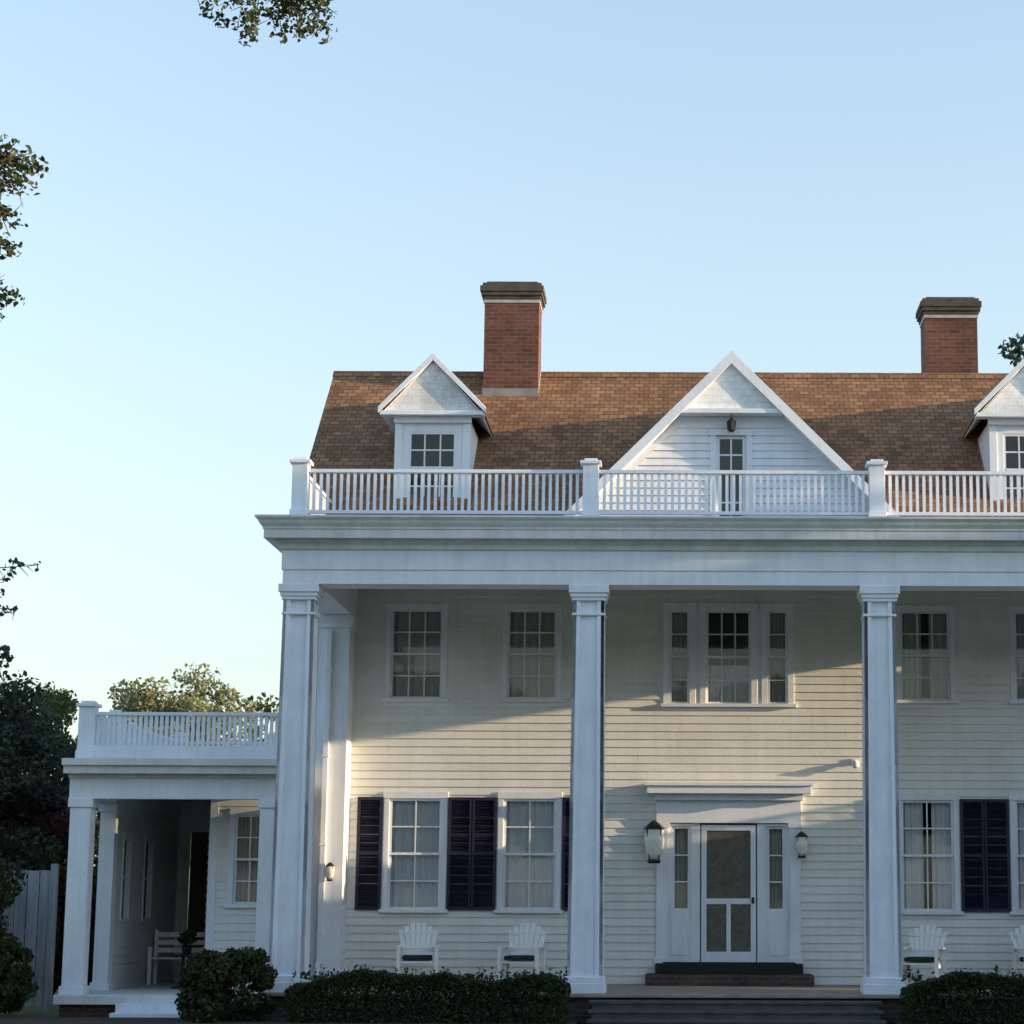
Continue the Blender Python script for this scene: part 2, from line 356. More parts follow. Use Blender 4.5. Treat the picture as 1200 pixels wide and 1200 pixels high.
def window(xa, xb, za, zb, y, cols=3, rows=(2, 2), casing=0.085, curtain=None, sill=True, parent=H, cwid=0.0, glass='glass', split=True, cz=1.0, cas_out=0.03, ca='curtain'):
    wn = MB()
    wn.box(xa - casing, xa, y - cas_out, y + 0.10, za, zb); wn.box(xb, xb + casing, y - cas_out, y + 0.10, za, zb)
    wn.box(xa - casing - 0.01, xb + casing + 0.01, y - cas_out - 0.012, y + 0.10, zb, zb + casing + 0.02)
    o = wn.build('window', M['white'], parent, bevel=0.004)
    if sill: MB().box(xa - casing - 0.04, xb + casing + 0.04, y - 0.085, y + 0.10, za - 0.055, za).build('sill', M['white'], o, bevel=0.006)
    s = MB(); fr = 0.04; zm = za + (zb - za) * rows[0] / (rows[0] + rows[1]) if split else za
    def sash(z0, z1, yy, r):
        s.box(xa, xa + fr, yy, yy + 0.035, z0, z1); s.box(xb - fr, xb, yy, yy + 0.035, z0, z1)
        s.box(xa + fr, xb - fr, yy, yy + 0.035, z0, z0 + fr); s.box(xa + fr, xb - fr, yy, yy + 0.035, z1 - fr, z1)
        W = xb - xa - 2 * fr
        for i in range(1, cols): 
            xx = xa + fr + W * i / cols; s.box(xx - 0.011, xx + 0.011, yy + 0.004, yy + 0.03, z0 + fr, z1 - fr)
        for j in range(1, r):
            zz = z0 + fr + (z1 - z0 - 2 * fr) * j / r; s.box(xa + fr, xb - fr, yy + 0.006, yy + 0.028, zz - 0.011, zz + 0.011)
    if split: sash(za, zm + 0.02, y + 0.045, rows[0]); sash(zm - 0.02, zb, y + 0.008, rows[1])
    else: sash(za, zb, y + 0.008, rows[1])
    s.build('sash', M['white'], o)
    p = MB(); 
    if split: p.poly([(xa, y + 0.062, za), (xb, y + 0.062, za), (xb, y + 0.062, zm), (xa, y + 0.062, zm)]); p.poly([(xa, y + 0.026, zm), (xb, y + 0.026, zm), (xb, y + 0.026, zb), (xa, y + 0.026, zb)])
    else: p.poly([(xa, y + 0.026, za), (xb, y + 0.026, za), (xb, y + 0.026, zb), (xa, y + 0.026, zb)])
    p.build('pane', M[glass], o)
    if curtain:
        c = MB()
        def cloth(x0, x1, z0, z1, folds):
            n = 48; b = len(c.v)
            for i in range(n + 1):
                t = i / n; dy = 0.03 * math.sin(t * folds * 6.28) + 0.012 * math.sin(t * folds * 15 + 1)
                c.v += [(x0 + (x1 - x0) * t, y + 0.14 + dy, z0), (x0 + (x1 - x0) * t, y + 0.14 + dy * 0.5, z1)]
            for i in range(n): c.f.append((b + 2 * i, b + 2 * i + 2, b + 2 * i + 3, b + 2 * i + 1))
        Wd = xb - xa
        if curtain == 'full': cloth(xa, xb, za, zb, 6)
        if curtain == 'pair': cloth(xa, xa + Wd * 0.44, za, zb, 3); cloth(xb - Wd * 0.40, xb, za, zb, 3)
        if curtain == 'cafe': cloth(xa, xb, za, za + (zb - za) * cz, 6)
        c.build('curtain', M[ca], o, True)
    return o
for i, (a, b) in enumerate(UW): window(a, b, 5.0, 6.47, YW, 3, (2, 2), 0.075, 'full' if i != 2 else 'pair', ca='curtain_dim')
for i, (a, b) in enumerate(LW): window(a, b, 1.61, 3.38, YW, 2, (2, 2), 0.09, 'full' if i in (0, 1) else 'pair')
window(-0.37, 0.37, 4.93, 6.47, YW, 3, (2, 2), 0.10, 'cafe', cz=0.42)
window(-0.97, -0.64, 4.93, 6.47, YW, 1, (2, 2), 0.10, 'full', ca='curtain_dim')
window(0.64, 0.97, 4.93, 6.47, YW, 1, (2, 2), 0.10, 'full', ca='curtain_dim')
for sx in (-1, 1): MB().box(sx * 0.47, sx * 0.54, YW - 0.02, YW + 0.1, 4.93, 6.47).build('window_mullion', M['white'], H)

def shutter(xa, xb, za, zb, y):
    m = MB(); f = 0.05; yy = y - 0.055
    m.box(xa, xa + f, yy, yy + 0.04, za, zb); m.box(xb - f, xb, yy, yy + 0.04, za, zb)
    zm = (za + zb) / 2
    for z in (za, zm - f / 2, zb - f): m.box(xa + f, xb - f, yy + 0.002, yy + 0.038, z, z + f)
    for (z0, z1) in ((za + f, zm - f / 2), (zm + f / 2, zb - f)):
        n = int((z1 - z0) / 0.045)
        for k in range(n):
            z = z0 + (z1 - z0) * (k + 0.5) / n
            m.prism([(xa + f, yy + 0.030, z + 0.016), (xa + f, yy + 0.034, z + 0.022), (xa + f, yy + 0.010, z - 0.014), (xa + f, yy + 0.006, z - 0.02)], (xb - xa - 2 * f, 0, 0))
    m.box(xa + f, xb - f, yy + 0.036, yy + 0.040, za + f, zb - f)
    return m.build('shutter', M['shutter'], H)
for (a, b) in LW:
    for (p, q) in ((a - 0.105 - 0.41, a - 0.105), (b + 0.105, b + 0.105 + 0.395)):
        shutter(p, q, 1.60, 3.40, YW)

# front entrance
e = MB()
for sx in (-1, 1): e.box(sx * 0.98, sx * 1.16, YW - 0.09, YW, FL + 0.34, 3.0); e.box(sx * 0.955, sx * 1.185, YW - 0.11, YW, FL + 0.3, FL + 0.42); e.box(sx * 0.955, sx * 1.185, YW - 0.11, YW, 2.92, 3.0)
e.box(-1.17, 1.17, YW - 0.10, YW, 3.0, 3.36)
for sx in (-1, 1):
    e.box(sx * 0.46, sx * 0.60, YW - 0.04, YW + 0.1, FL + 0.3, 3.0)
    e.box(sx * 0.60, sx * 0.98, YW - 0.02, YW + 0.1, FL + 0.3, 1.60)
    e.box(sx * 0.93, sx * 0.98, YW - 0.03, YW + 0.1, 1.56, 3.0)
    e.box(sx * 0.66, sx * 0.92, YW - 0.032, YW - 0.02, FL + 0.45, 1.44)
ent = e.build('door_surround', M['white'], H, bevel=0.005)
hd = MB()
hd.box(-1.20, 1.20, YW - 0.22, YW, 3.36, 3.46)
hd.prism([(-1.20, YW, 3.46), (-1.20, YW - 0.22, 3.46), (-1.33, YW - 0.42, 3.56), (-1.33, YW - 0.42, 3.62), (-1.33, YW, 3.66)], (0.0, 0, 0)) if False else None
hd.box(-1.32, 1.32, YW - 0.40, YW, 3.46, 3.58); hd.box(-1.36, 1.36, YW - 0.44, YW, 3.58, 3.63)
hd.build('door_hood', M['white'], H, bevel=0.006)
for sx in (-1, 1):
    a, b = sorted((sx * 0.62, sx * 0.91)); window(a, b, 1.6, 2.95, YW, 1, (1, 3), 0.02, 'full', sill=False, split=False, ca='curtain_dim', cas_out=0.028)
dr = MB(); x0, x1, z0, z1 = -0.44, 0.44, 0.79, 2.97; y = YW - 0.035; st = 0.085
dr.box(x0, x0 + st, y, y + 0.035, z0, z1); dr.box(x1 - st, x1, y, y + 0.035, z0, z1)
dr.box(x0 + st, x1 - st, y, y + 0.035, z0, z0 + 0.17); dr.box(x0 + st, x1 - st, y, y + 0.035, z1 - 0.09, z1)
dr.box(x0 + st, x1 - st, y, y + 0.035, 1.71, 1.80); dr.box(-0.035, 0.035, y, y + 0.035, z0 + 0.17, 1.71)
sd = dr.build('screen_door', M['white'], H, bevel=0.004)
s = MB(); s.poly([(x0 + st, y + 0.02, z0 + .17), (x1 - st, y + 0.02, z0 + .17), (x1 - st, y + 0.02, z1 - .09), (x0 + st, y + 0.02, z1 - .09)]); s.build('screen_mesh', M['screen'], sd)
MB().box(x1 - 0.07, x1 - 0.03, y - 0.05, y - 0.002, 1.72, 1.82).build('handle', M['metal'], sd, bevel=0.006)
MB().box(-0.46, 0.46, YW + 0.04, YW + 0.09, 0.79, 3.0).build('front_door', M['door_wood'], H)

# piers against the wall, corner boards
for sx in (-1, 1):
    m = MB(); a, b = sorted((sx * 6.14, sx * 6.66))
    m.box(a, b, YW - 0.52, YW, FL, 6.31); m.box(a - 0.05, b + 0.05, YW - 0.57, YW - 0.0, FL, FL + 0.22); m.box(a - 0.04, b + 0.04, YW - 0.56, YW, 6.1, 6.2); m.box(a - 0.06, b + 0.06, YW - 0.58, YW, 6.2, 6.31)
    m.build('pilaster', M['white'], H, bevel=0.006)

for sx in (-1, 1):
    m = MB(); m.box(sx * 6.46 - .045, sx * 6.46 + .045, YW - .615, YW - .525, FL + .30, 6.05)
    for z in (1.2, 2.6, 4.0, 5.4): m.box(sx * 6.46 - .06, sx * 6.46 + .06, YW - .625, YW - .522, z, z + .03)
    m.beam((sx * 6.46, YW - .57, FL + .34), (sx * 6.46, YW - .80, FL + .12), .09, .08); m.build('downspout', M['white'], H, bevel=.008)
# columns
for cxx in (-6.38, -2.13, 2.13, 6.38):
    m = MB(); W = 0.235; yc = 0.25
    zb, zt = FL + 0.24, 6.08
    def fr(z): return W + 0.02 - 0.028 * (z - zb) / (zt - zb)
    def ring(z0, z1, w0, w1):
        b = len(m.v)
        for (z, ww) in ((z0, w0), (z1, w1)): m.v.extend([(cxx - ww, yc - ww, z), (cxx + ww, yc - ww, z), (cxx + ww, yc + ww, z), (cxx - ww, yc + ww, z)])
        for k in range(4):
            k2 = (k + 1) % 4; m.f.append((b + k, b + k2, b + 4 + k2, b + 4 + k))
        m.f.append((b, b + 3, b + 2, b + 1)); m.f.append((b + 4, b + 5, b + 6, b + 7))
    ring(zb, zt, fr(zb) - 0.045, fr(zt) - 0.045)
    # corner boards with the recessed panel between them
    for (ux, uy) in ((0, -1), (1, 0), (0, 1), (-1, 0)):
        for s_ in (-1, 1):
            def P(z, along, out):
                h = fr(z)
                ax_ = s_ * (h - along); oo = h - 0.02 + out
                return (cxx + ux * oo + (-uy) * ax_, yc + uy * oo + ux * ax_, z)
            q0 = [P(zb, 0, 0.02), P(zb, 0.105, 0.02), P(zb, 0.105, -0.03), P(zb, 0.0, -0.03)]
            q1 = [P(zt, 0, 0.02), P(zt, 0.105, 0.02), P(zt, 0.105, -0.03), P(zt, 0.0, -0.03)]
            b = len(m.v); m.v += q0 + q1
            for k in range(4):
                k2 = (k + 1) % 4; m.f.append((b + k, b + k2, b + 4 + k2, b + 4 + k))
    col = m.build('column', M['white'], H)
    m = MB(); w = 0.30
    m.box(cxx - w, cxx + w, yc - w, yc + w, FL, FL + 0.15); m.box(cxx - w + .02, cxx + w - .02, yc - w + .02, yc + w - .02, FL + 0.15, FL + 0.24)
    m.build('base', M['white'], col, bevel=0.012)
    m = MB()
    m.box(cxx - .245, cxx + .245, yc - .245, yc + .245, 5.86, 5.90)
    for (ww, z0_, z1_) in ((0.25, 6.08, 6.13), (0.27, 6.13, 6.19), (0.295, 6.19, 6.31)): m.box(cxx - ww, cxx + ww, yc - ww, yc + ww, z0_, z1_)
    m.build('capital', M['white'], col, bevel=0.01)

# entablature and cornice: a profile swept round front and both sides
def sweep(prof, XH, YF, YB, name, mat, parent=H, capends=True, xoff=0.0):
    m = MB(); n = len(prof)
    for (o, z) in prof:
        m.v += [(xoff - XH - o, YB, z), (xoff - XH - o, YF - o, z), (xoff + XH + o, YF - o, z), (xoff + XH + o, YB, z)]
    for i in range(n - 1):
        for k in range(3): m.f.append((4 * i + k, 4 * i + k + 1, 4 * i + 4 + k + 1, 4 * i + 4 + k))
    return m.build(name, mat, parent)
sweep([(0.0, 6.31), (0.0, 6.52), (0.02, 6.52), (0.02, 6.88)], 6.62, -0.02, YW, 'frieze', M['white'])
m = MB()
m.box(-6.60, 6.60, 0.0, 0.50, 6.312, 6.86)
for sx in (-1, 1): m.box(sx * 6.60, sx * 6.12, 0.50, YW - 0.01, 6.312, 6.86)
m.build('beam', M['white'], H)
sweep([(0.02, 6.80), (0.06, 6.82), (0.07, 6.88), (0.14, 6.93), (0.145, 6.95), (0.27, 6.95), (0.27, 7.08), (0.285, 7.08), (0.29, 7.11), (0.33, 7.16), (0.35, 7.20), (0.39, 7.24), (0.39, 7.27), (-0.3, 7.30)], 6.60, -0.02, YW, 'cornice', M['cornice'])
MB().box(-6.55, 6.55, 0.1, YW + 1.5, 7.30, 7.34).build('deck_roof', M['membrane'], H)
MB().box(-6.12, 6.12, 0.50, YW, 6.90, 6.94).build('porch_ceiling', M['ceiling'], H)

# porch floor
m = MB().box(-6.75, 6.75, -0.10, YW + 0.1, FL - 0.05, FL)
m.build('porch_floor', M['deck'], H, bevel=0.01)
MB().box(-6.65, 6.65, 0.0, YW + 0.1, -0.1, FL - 0.05).build('foundation', M['brick_dark'], H)
m = MB()
for k in range(3): m.box(-2.0, 2.0, -0.12 - 0.32 * (k + 1), -0.12 - 0.32 * k, 0.0, FL - 0.115 * (k + 1)); m.box(-2.05, 2.05, -0.15 - 0.32 * (k + 1), -0.10 - 0.32 * k - 0.02, FL - 0.115 * (k + 1), FL - 0.115 * (k + 1) + 0.035)
m.build('front_steps', M['step'], H)
MB().box(-1.32, 1.32, YW - 0.85, YW - 0.02, FL, FL + 0.17).build('threshold_step', M['brick_dark'], H, bevel=0.008)
MB().box(-1.17, 1.17, YW - 0.45, YW - 0.02, FL + 0.17, FL + 0.33).build('threshold_step', M['mat'], H, bevel=0.008)
tag(MB().box(-1.05, 1.05, YW - 0.43, YW - 0.12, FL + 0.333, FL + 0.35).build('doormat', M['mat'], None), 'dark coir doormat lying on the step at the front door', 'doormat')

# railing on the portico roof
def railing(x0, y0, x1, y1, z0, zt, posts, parent=H, sp=0.10, bw=0.044, pw=0.115, ph=0.17, th=0.034):
    P0, P1 = Vector((x0, y0, 0)), Vector((x1, y1, 0)); L = (P1 - P0).length; u = (P1 - P0) / L
    r = MB()
    r.beam(P0 + Vector((0, 0, zt)), P1 + Vector((0, 0, zt)), 0.09, 0.05); r.beam(P0 + Vector((0, 0, z0 + 0.12)), P1 + Vector((0, 0, z0 + 0.12)), 0.06, 0.05)
    n = int(L / sp)
    for i in range(1, n):
        q = P0 + u * (L * i / n); r.box(q.x - bw / 2, q.x + bw / 2, q.y - th / 2, q.y + th / 2, z0 + 0.145, zt - 0.025)
    rl = r.build('railing', M['white'], parent)
    for (px, py) in posts:
        m = MB(); m.box(px - pw, px + pw, py - pw, py + pw, z0, zt + 0.10); m.box(px - pw - .04, px + pw + .04, py - pw - .04, py + pw + .04, zt + .10, zt + .15)
        m.box(px - pw - .02, px + pw + .02, py - pw - .02, py + pw + .02, z0, z0 + .14); m.box(px - pw + .02, px + pw - .02, py - pw + .02, py + pw - .02, zt + .15, zt + .19)
        m.build('railing_post', M['white'], parent, bevel=0.006)
ry, rz0, rzt = 0.27, 7.31, 8.05
for a, b in ((-6.45, -2.13), (-2.13, 2.13), (2.13, 6.45)): railing(a, ry, b, ry, rz0, rzt, [])
railing(-6.45, ry, -6.45, 3.0, rz0, rzt, [(-6.45, ry), (-2.13, ry), (2.13, ry), (6.45, ry)])
railing(6.45, ry, 6.45, 3.0, rz0, rzt, [])

# main roof: gable roof, ridge along X
EY, EZ, RY, RZ, XR = 2.55, 7.76, 6.2, 11.0, 6.97
BY = 2 * RY - EY
k_ = (RZ - EZ) / (RY - EY)
m = MB()
def slab(m, a, b, c, d_, t=0.09):
    n = (Vector(b) - Vector(a)).cross(Vector(d_) - Vector(a)).normalized()
    m.prism([a, b, c, d_], tuple(-n * t))
slab(m, (-XR, EY, EZ), (XR, EY, EZ), (XR, RY, RZ), (-XR, RY, RZ)); slab(m, (XR, BY, EZ), (-XR, BY, EZ), (-XR, RY, RZ), (XR, RY, RZ))
roof = m.build('roof', M['roof'], H)
MB().prism([(-XR - .01, RY - 0.13, RZ - 0.10), (-XR - .01, RY, RZ + 0.035), (-XR - .01, RY + 0.13, RZ - 0.10)], (2 * XR + .02, 0, 0)).build('ridge_cap', M['roof'], roof)
for sx in (-1, 1):
    m = MB()
    for (y0, y1) in ((EY, RY), (BY, RY)):
        x = sx * (XR - 0.03)
        m.prism([(x - .035, y0, EZ - .10), (x - .035, y1, RZ - .10), (x - .035, y1, RZ - .32), (x - .035, y0, EZ - .28)], (0.07, 0, 0))
    m.build('rake_board', M['white'], roof)
for sx in (-1, 1):
    x = sx * 6.66
    def slp(z, zt):
        if zt <= EZ + 0.6: return (YW + 0.02, BY - 1.35)
        yy = EY + (zt - EZ) / k_ + 0.15; return (max(YW + .02, yy), min(BY - 1.35, 2 * RY - yy))
    siding('side_wall', 0, 0, x, 0.45, 10.8, [], M['siding'], face='x', sgn=sx, slope=slp)
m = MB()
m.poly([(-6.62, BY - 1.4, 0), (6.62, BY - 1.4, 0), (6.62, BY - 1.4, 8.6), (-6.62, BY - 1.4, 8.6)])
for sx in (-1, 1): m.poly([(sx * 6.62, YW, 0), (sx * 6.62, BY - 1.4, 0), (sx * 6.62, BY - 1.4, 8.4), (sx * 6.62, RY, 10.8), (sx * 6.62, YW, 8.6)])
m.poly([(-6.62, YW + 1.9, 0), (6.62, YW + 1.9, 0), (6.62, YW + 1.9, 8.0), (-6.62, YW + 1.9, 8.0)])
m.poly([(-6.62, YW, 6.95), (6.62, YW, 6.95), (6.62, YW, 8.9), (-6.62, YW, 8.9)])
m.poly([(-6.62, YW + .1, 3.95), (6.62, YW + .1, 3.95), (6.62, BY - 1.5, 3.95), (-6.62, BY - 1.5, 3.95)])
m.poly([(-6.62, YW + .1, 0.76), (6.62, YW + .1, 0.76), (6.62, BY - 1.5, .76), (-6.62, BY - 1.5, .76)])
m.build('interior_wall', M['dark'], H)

def roof_y(z): return EY + (z - EZ) / k_
def gable_tri(m, cx, y, hw, z0, z1, th=0.08): m.prism([(cx - hw, y, z0), (cx + hw, y, z0), (cx, y, z1)], (0, th, 0))
# dormers
def dormer(cx, fy, fw, eave, apex, ov, pedz, wz0, wz1, ww):
    d_ = MB(); zb = EZ + (fy - EY) * k_ - 0.15
    # face left and right of the window, above and below
    d_.box(cx - fw, cx - ww, fy, fy + 0.08, zb, eave); d_.box(cx + ww, cx + fw, fy, fy + 0.08, zb, eave)
    d_.box(cx - ww, cx + ww, fy, fy + 0.08, zb, wz0); d_.box(cx - ww, cx + ww, fy, fy + 0.08, wz1, eave)
    for sx in (-1, 1):
        x = cx + sx * fw; xi = cx + sx * (fw - 0.05)
        d_.prism([(min(x, xi), fy + 0.08, zb), (min(x, xi), fy + 0.08, eave), (min(x, xi), roof_y(eave) + 0.1, eave)], (0.05, 0, 0))
        a, b = sorted((x + sx * 0.012, x - sx * 0.11)); d_.box(a, b, fy - 0.025, fy + 0.0, zb, eave)
    dm = d_.build('dormer', M['white'], H, bevel=0.004)
    r = MB(); yb = roof_y(apex) + 0.1; t = 0.06; hw = fw + ov; yf = fy - 0.22; ye = roof_y(eave) + 0.1
    for sx in (-1, 1):
        a = (cx + sx * hw, yf, pedz); b = (cx, yf, apex); c = (cx, yb, apex); e_ = (cx + sx * hw, ye, pedz)
        pts = [a, b, c, e_]; r.prism(pts, (0, 0, -t) if True else 0)
    r.build('dormer_roof', M['roof'], dm)
    so_ = MB()
    for sx in (-1, 1):
        k2 = (hw - .02) / hw; so_.prism([(cx + sx * hw * k2, yf + .02, pedz - t - .012), (cx, yf + .02, apex - t - .012), (cx, yb - .4, apex - t - .012), (cx + sx * hw * k2, ye - .1, pedz - t - .012)], (0, 0, -.02))
    so_.build('soffit', M['white'], dm)
    p = MB(); gable_tri(p, cx, yf + 0.06, hw - 0.10, pedz - 0.02, apex - 0.10, 0.1)
    p.build('pediment', M['shingle_white'], dm)
    k = MB()
    for sx in (-1, 1): k.prism([(cx + sx * (hw + 0.03), yf - 0.02, pedz - 0.07), (cx + sx * (hw + .03), yf - 0.02, pedz + 0.03), (cx, yf - 0.02, apex + 0.035), (cx, yf - 0.02, apex - 0.085)], (0, 0.07, 0))
    k.box(cx - hw, cx + hw, yf + 0.0, fy, pedz - 0.10, pedz - 0.03); k.box(cx - fw - .03, cx + fw + .03, fy - 0.08, fy, eave - 0.08, pedz - 0.10)
    k.build('rake_trim', M['white'], dm, bevel=0.004)
    w_ = MB(); s = 0.035
    x0, x1 = cx - ww, cx + ww; yy = fy + 0.01
    w_.box(x0, x0 + s, yy, yy + 0.04, wz0, wz1); w_.box(x1 - s, x1, yy, yy + 0.04, wz0, wz1); w_.box(x0 + s, x1 - s, yy, yy + .04, wz0, wz0 + s); w_.box(x0 + s, x1 - s, yy, yy + .04, wz1 - s, wz1)
    zm = (wz0 + wz1) / 2; w_.box(x0 + s, x1 - s, yy - .004, yy + .036, zm - .025, zm + .025)
    for f_ in (1 / 3, 2 / 3): xx = x0 + 2 * ww * f_; w_.box(xx - .012, xx + .012, yy + .004, yy + .032, wz0 + s, wz1 - s)
    for f_ in (.25, .75): zz = wz0 + (wz1 - wz0) * f_; w_.box(x0 + s, x1 - s, yy + .006, yy + .03, zz - .012, zz + .012)
    w_.build('window', M['white'], dm)
    MB().poly([(x0, yy + .02, wz0), (x1, yy + .02, wz0), (x1, yy + .02, wz1), (x0, yy + .02, wz1)]).build('pane', M['glass'], dm)
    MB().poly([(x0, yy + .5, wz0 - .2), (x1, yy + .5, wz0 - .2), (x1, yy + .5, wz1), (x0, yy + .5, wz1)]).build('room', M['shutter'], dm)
for sx in (-1, 1): dormer(sx * 4.82, 3.0, 0.60, 9.46, 10.47, 0.24, 9.58, 8.05, 9.24, 0.38)

# central gable
def cgable():
    y = 2.0; hw, z0, z1 = 2.58, 7.30, 10.22; gr = (z1 - 7.62) / hw
    def slp(z, zt): h = min(2.30, (z1 - 0.12 - zt) / gr); return (-h, h)
    wx, wz = 0.24, 8.98
    o = siding('central_gable', 0, 0, y, z0, z1 - 0.15, [(-wx, wx, 7.4, wz)], M['white'], slope=slp, e=0.12)
    tr = MB(); tr.box(-wx - .09, -wx, y - .035, y + .05, 7.32, wz); tr.box(wx, wx + .09, y - .035, y + .05, 7.32, wz); tr.box(-wx - .12, wx + .12, y - .05, y + .05, wz, wz + .1)
    tr.build('door_casing', M['white'], o)
    d_ = MB(); yy = y + .01
    d_.box(-wx, -wx + .06, yy, yy + .04, 7.35, wz); d_.box(wx - .06, wx, yy, yy + .04, 7.35, wz)
    for zz in (7.36, 8.38, wz - .05): d_.box(-wx + .06, wx - .06, yy, yy + .04, zz, zz + .05)
    d_.box(-.012, .012, yy + .004, yy + .03, 7.41, wz - .05); d_.box(-wx + .06, wx - .06, yy + .006, yy + .03, 8.66, 8.685); d_.box(-wx + .06, wx - .06, yy + .006, yy + .03, 7.9, 7.925)
    d_.build('balcony_door', M['white'], o)
    MB().poly([(-wx, yy + .02, 7.35), (wx, yy + .02, 7.35), (wx, yy + .02, wz), (-wx, yy + .02, wz)]).build('pane', M['glass'], o)
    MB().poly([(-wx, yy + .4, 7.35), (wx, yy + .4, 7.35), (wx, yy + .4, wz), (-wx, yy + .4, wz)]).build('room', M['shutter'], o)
    # roof planes of the gable running back to the main roof
    r = MB(); yf = y - 0.28
    for sx in (-1, 1):
        a = (sx * hw, yf, z1 - gr * hw); b = (0, yf, z1); c = (0, roof_y(z1) + .1, z1); e_ = (sx * hw, roof_y(z1 - gr * hw) + .1, z1 - gr * hw)
        r.prism([a, b, c, e_], (0, 0, -.07))
    r.build('gable_roof', M['roof'], o)
    so_ = MB(); zl = z1 - gr * hw
    for sx in (-1, 1): so_.prism([(sx * (hw - .02), yf + .03, zl - .085), (0, yf + .03, z1 - .085), (0, y + .1, z1 - .085), (sx * (hw - .02), y + .1, zl - .085)], (0, 0, -.02))
    so_.build('soffit', M['white'], o)
    k = MB()
    for sx in (-1, 1): k.prism([(sx * (hw + .02), yf - .03, z1 - gr * hw - .14), (sx * (hw + .02), yf - .03, z1 - gr * hw + .05), (0, yf - .03, z1 + .06), (0, yf - .03, z1 - .14)], (0, .08, 0))
    for sx in (-1, 1): k.prism([(sx * (hw - .05), y - .02, z1 - gr * hw - .22), (sx * (hw - .05), y - .02, z1 - gr * hw - .08), (0, y - .02, z1 - .09), (0, y - .02, z1 - .25)], (0, .015, 0))
    k.build('rake_trim', M['white'], o)
    # small closed pediment projecting under the apex
    p = MB(); zb = 9.36; h = (z1 - .1 - zb) / gr
    gable_tri(p, 0, yf + .04, h, zb, z1 - .08, 0.22); p.build('pediment', M['shingle_white'], o)
    MB().box(-h - .04, h + .04, yf - .0, y - .02, zb - .07, zb).build('pediment_sill', M['white'], o)
cgable()

def chimney(cx, cy, hw, hd, zb, zt):
    c = MB().box(cx - hw, cx + hw, cy - hd, cy + hd, zb, zt - .34).build('chimney', M['brick'], roof)
    MB().box(cx - hw - .012, cx + hw + .012, cy - hd - .012, cy + hd + .012, zt - .40, zt - .34).build('mortar_band', M['flash'], c)
    m = MB(); 
    for (o, a, b) in ((.03, -.34, -.28), (.06, -.28, -.21), (.08, -.21, -.10), (.04, -.10, -.04), (-.03, -.04, 0)): m.box(cx - hw - o, cx + hw + o, cy - hd - o, cy + hd + o, zt + a, zt + b)
    m.build('cap', M['cap'], c, bevel=.012)
    fz = lambda yy: EZ + (min(yy, 2 * RY - yy) - EY) * k_
    f2 = MB(); o2 = .05
    for sx in (-1, 1):
        xa_, xb_ = sorted((cx + sx * hw, cx + sx * (hw + .012)))
        f2.prism([(xa_, cy - hd, fz(cy - hd)), (xa_, min(cy + hd, RY), fz(min(cy + hd, RY))), (xa_, min(cy + hd, RY), fz(min(cy + hd, RY)) + .14), (xa_, cy - hd, fz(cy - hd) + .14)], (xb_ - xa_, 0, 0))
    if cy - hd < RY: f2.box(cx - hw - .012, cx + hw + .012, cy - hd - .012, cy - hd - .001, fz(cy - hd) - .02, fz(cy - hd) + .12)
    if cy - hd < RY: f2.build('flashing', M['membrane'], c)
chimney(-3.78, 5.95, .48, .36, 9.9, 12.53); chimney(4.05, 6.75, .47, .36, 9.9, 12.50)

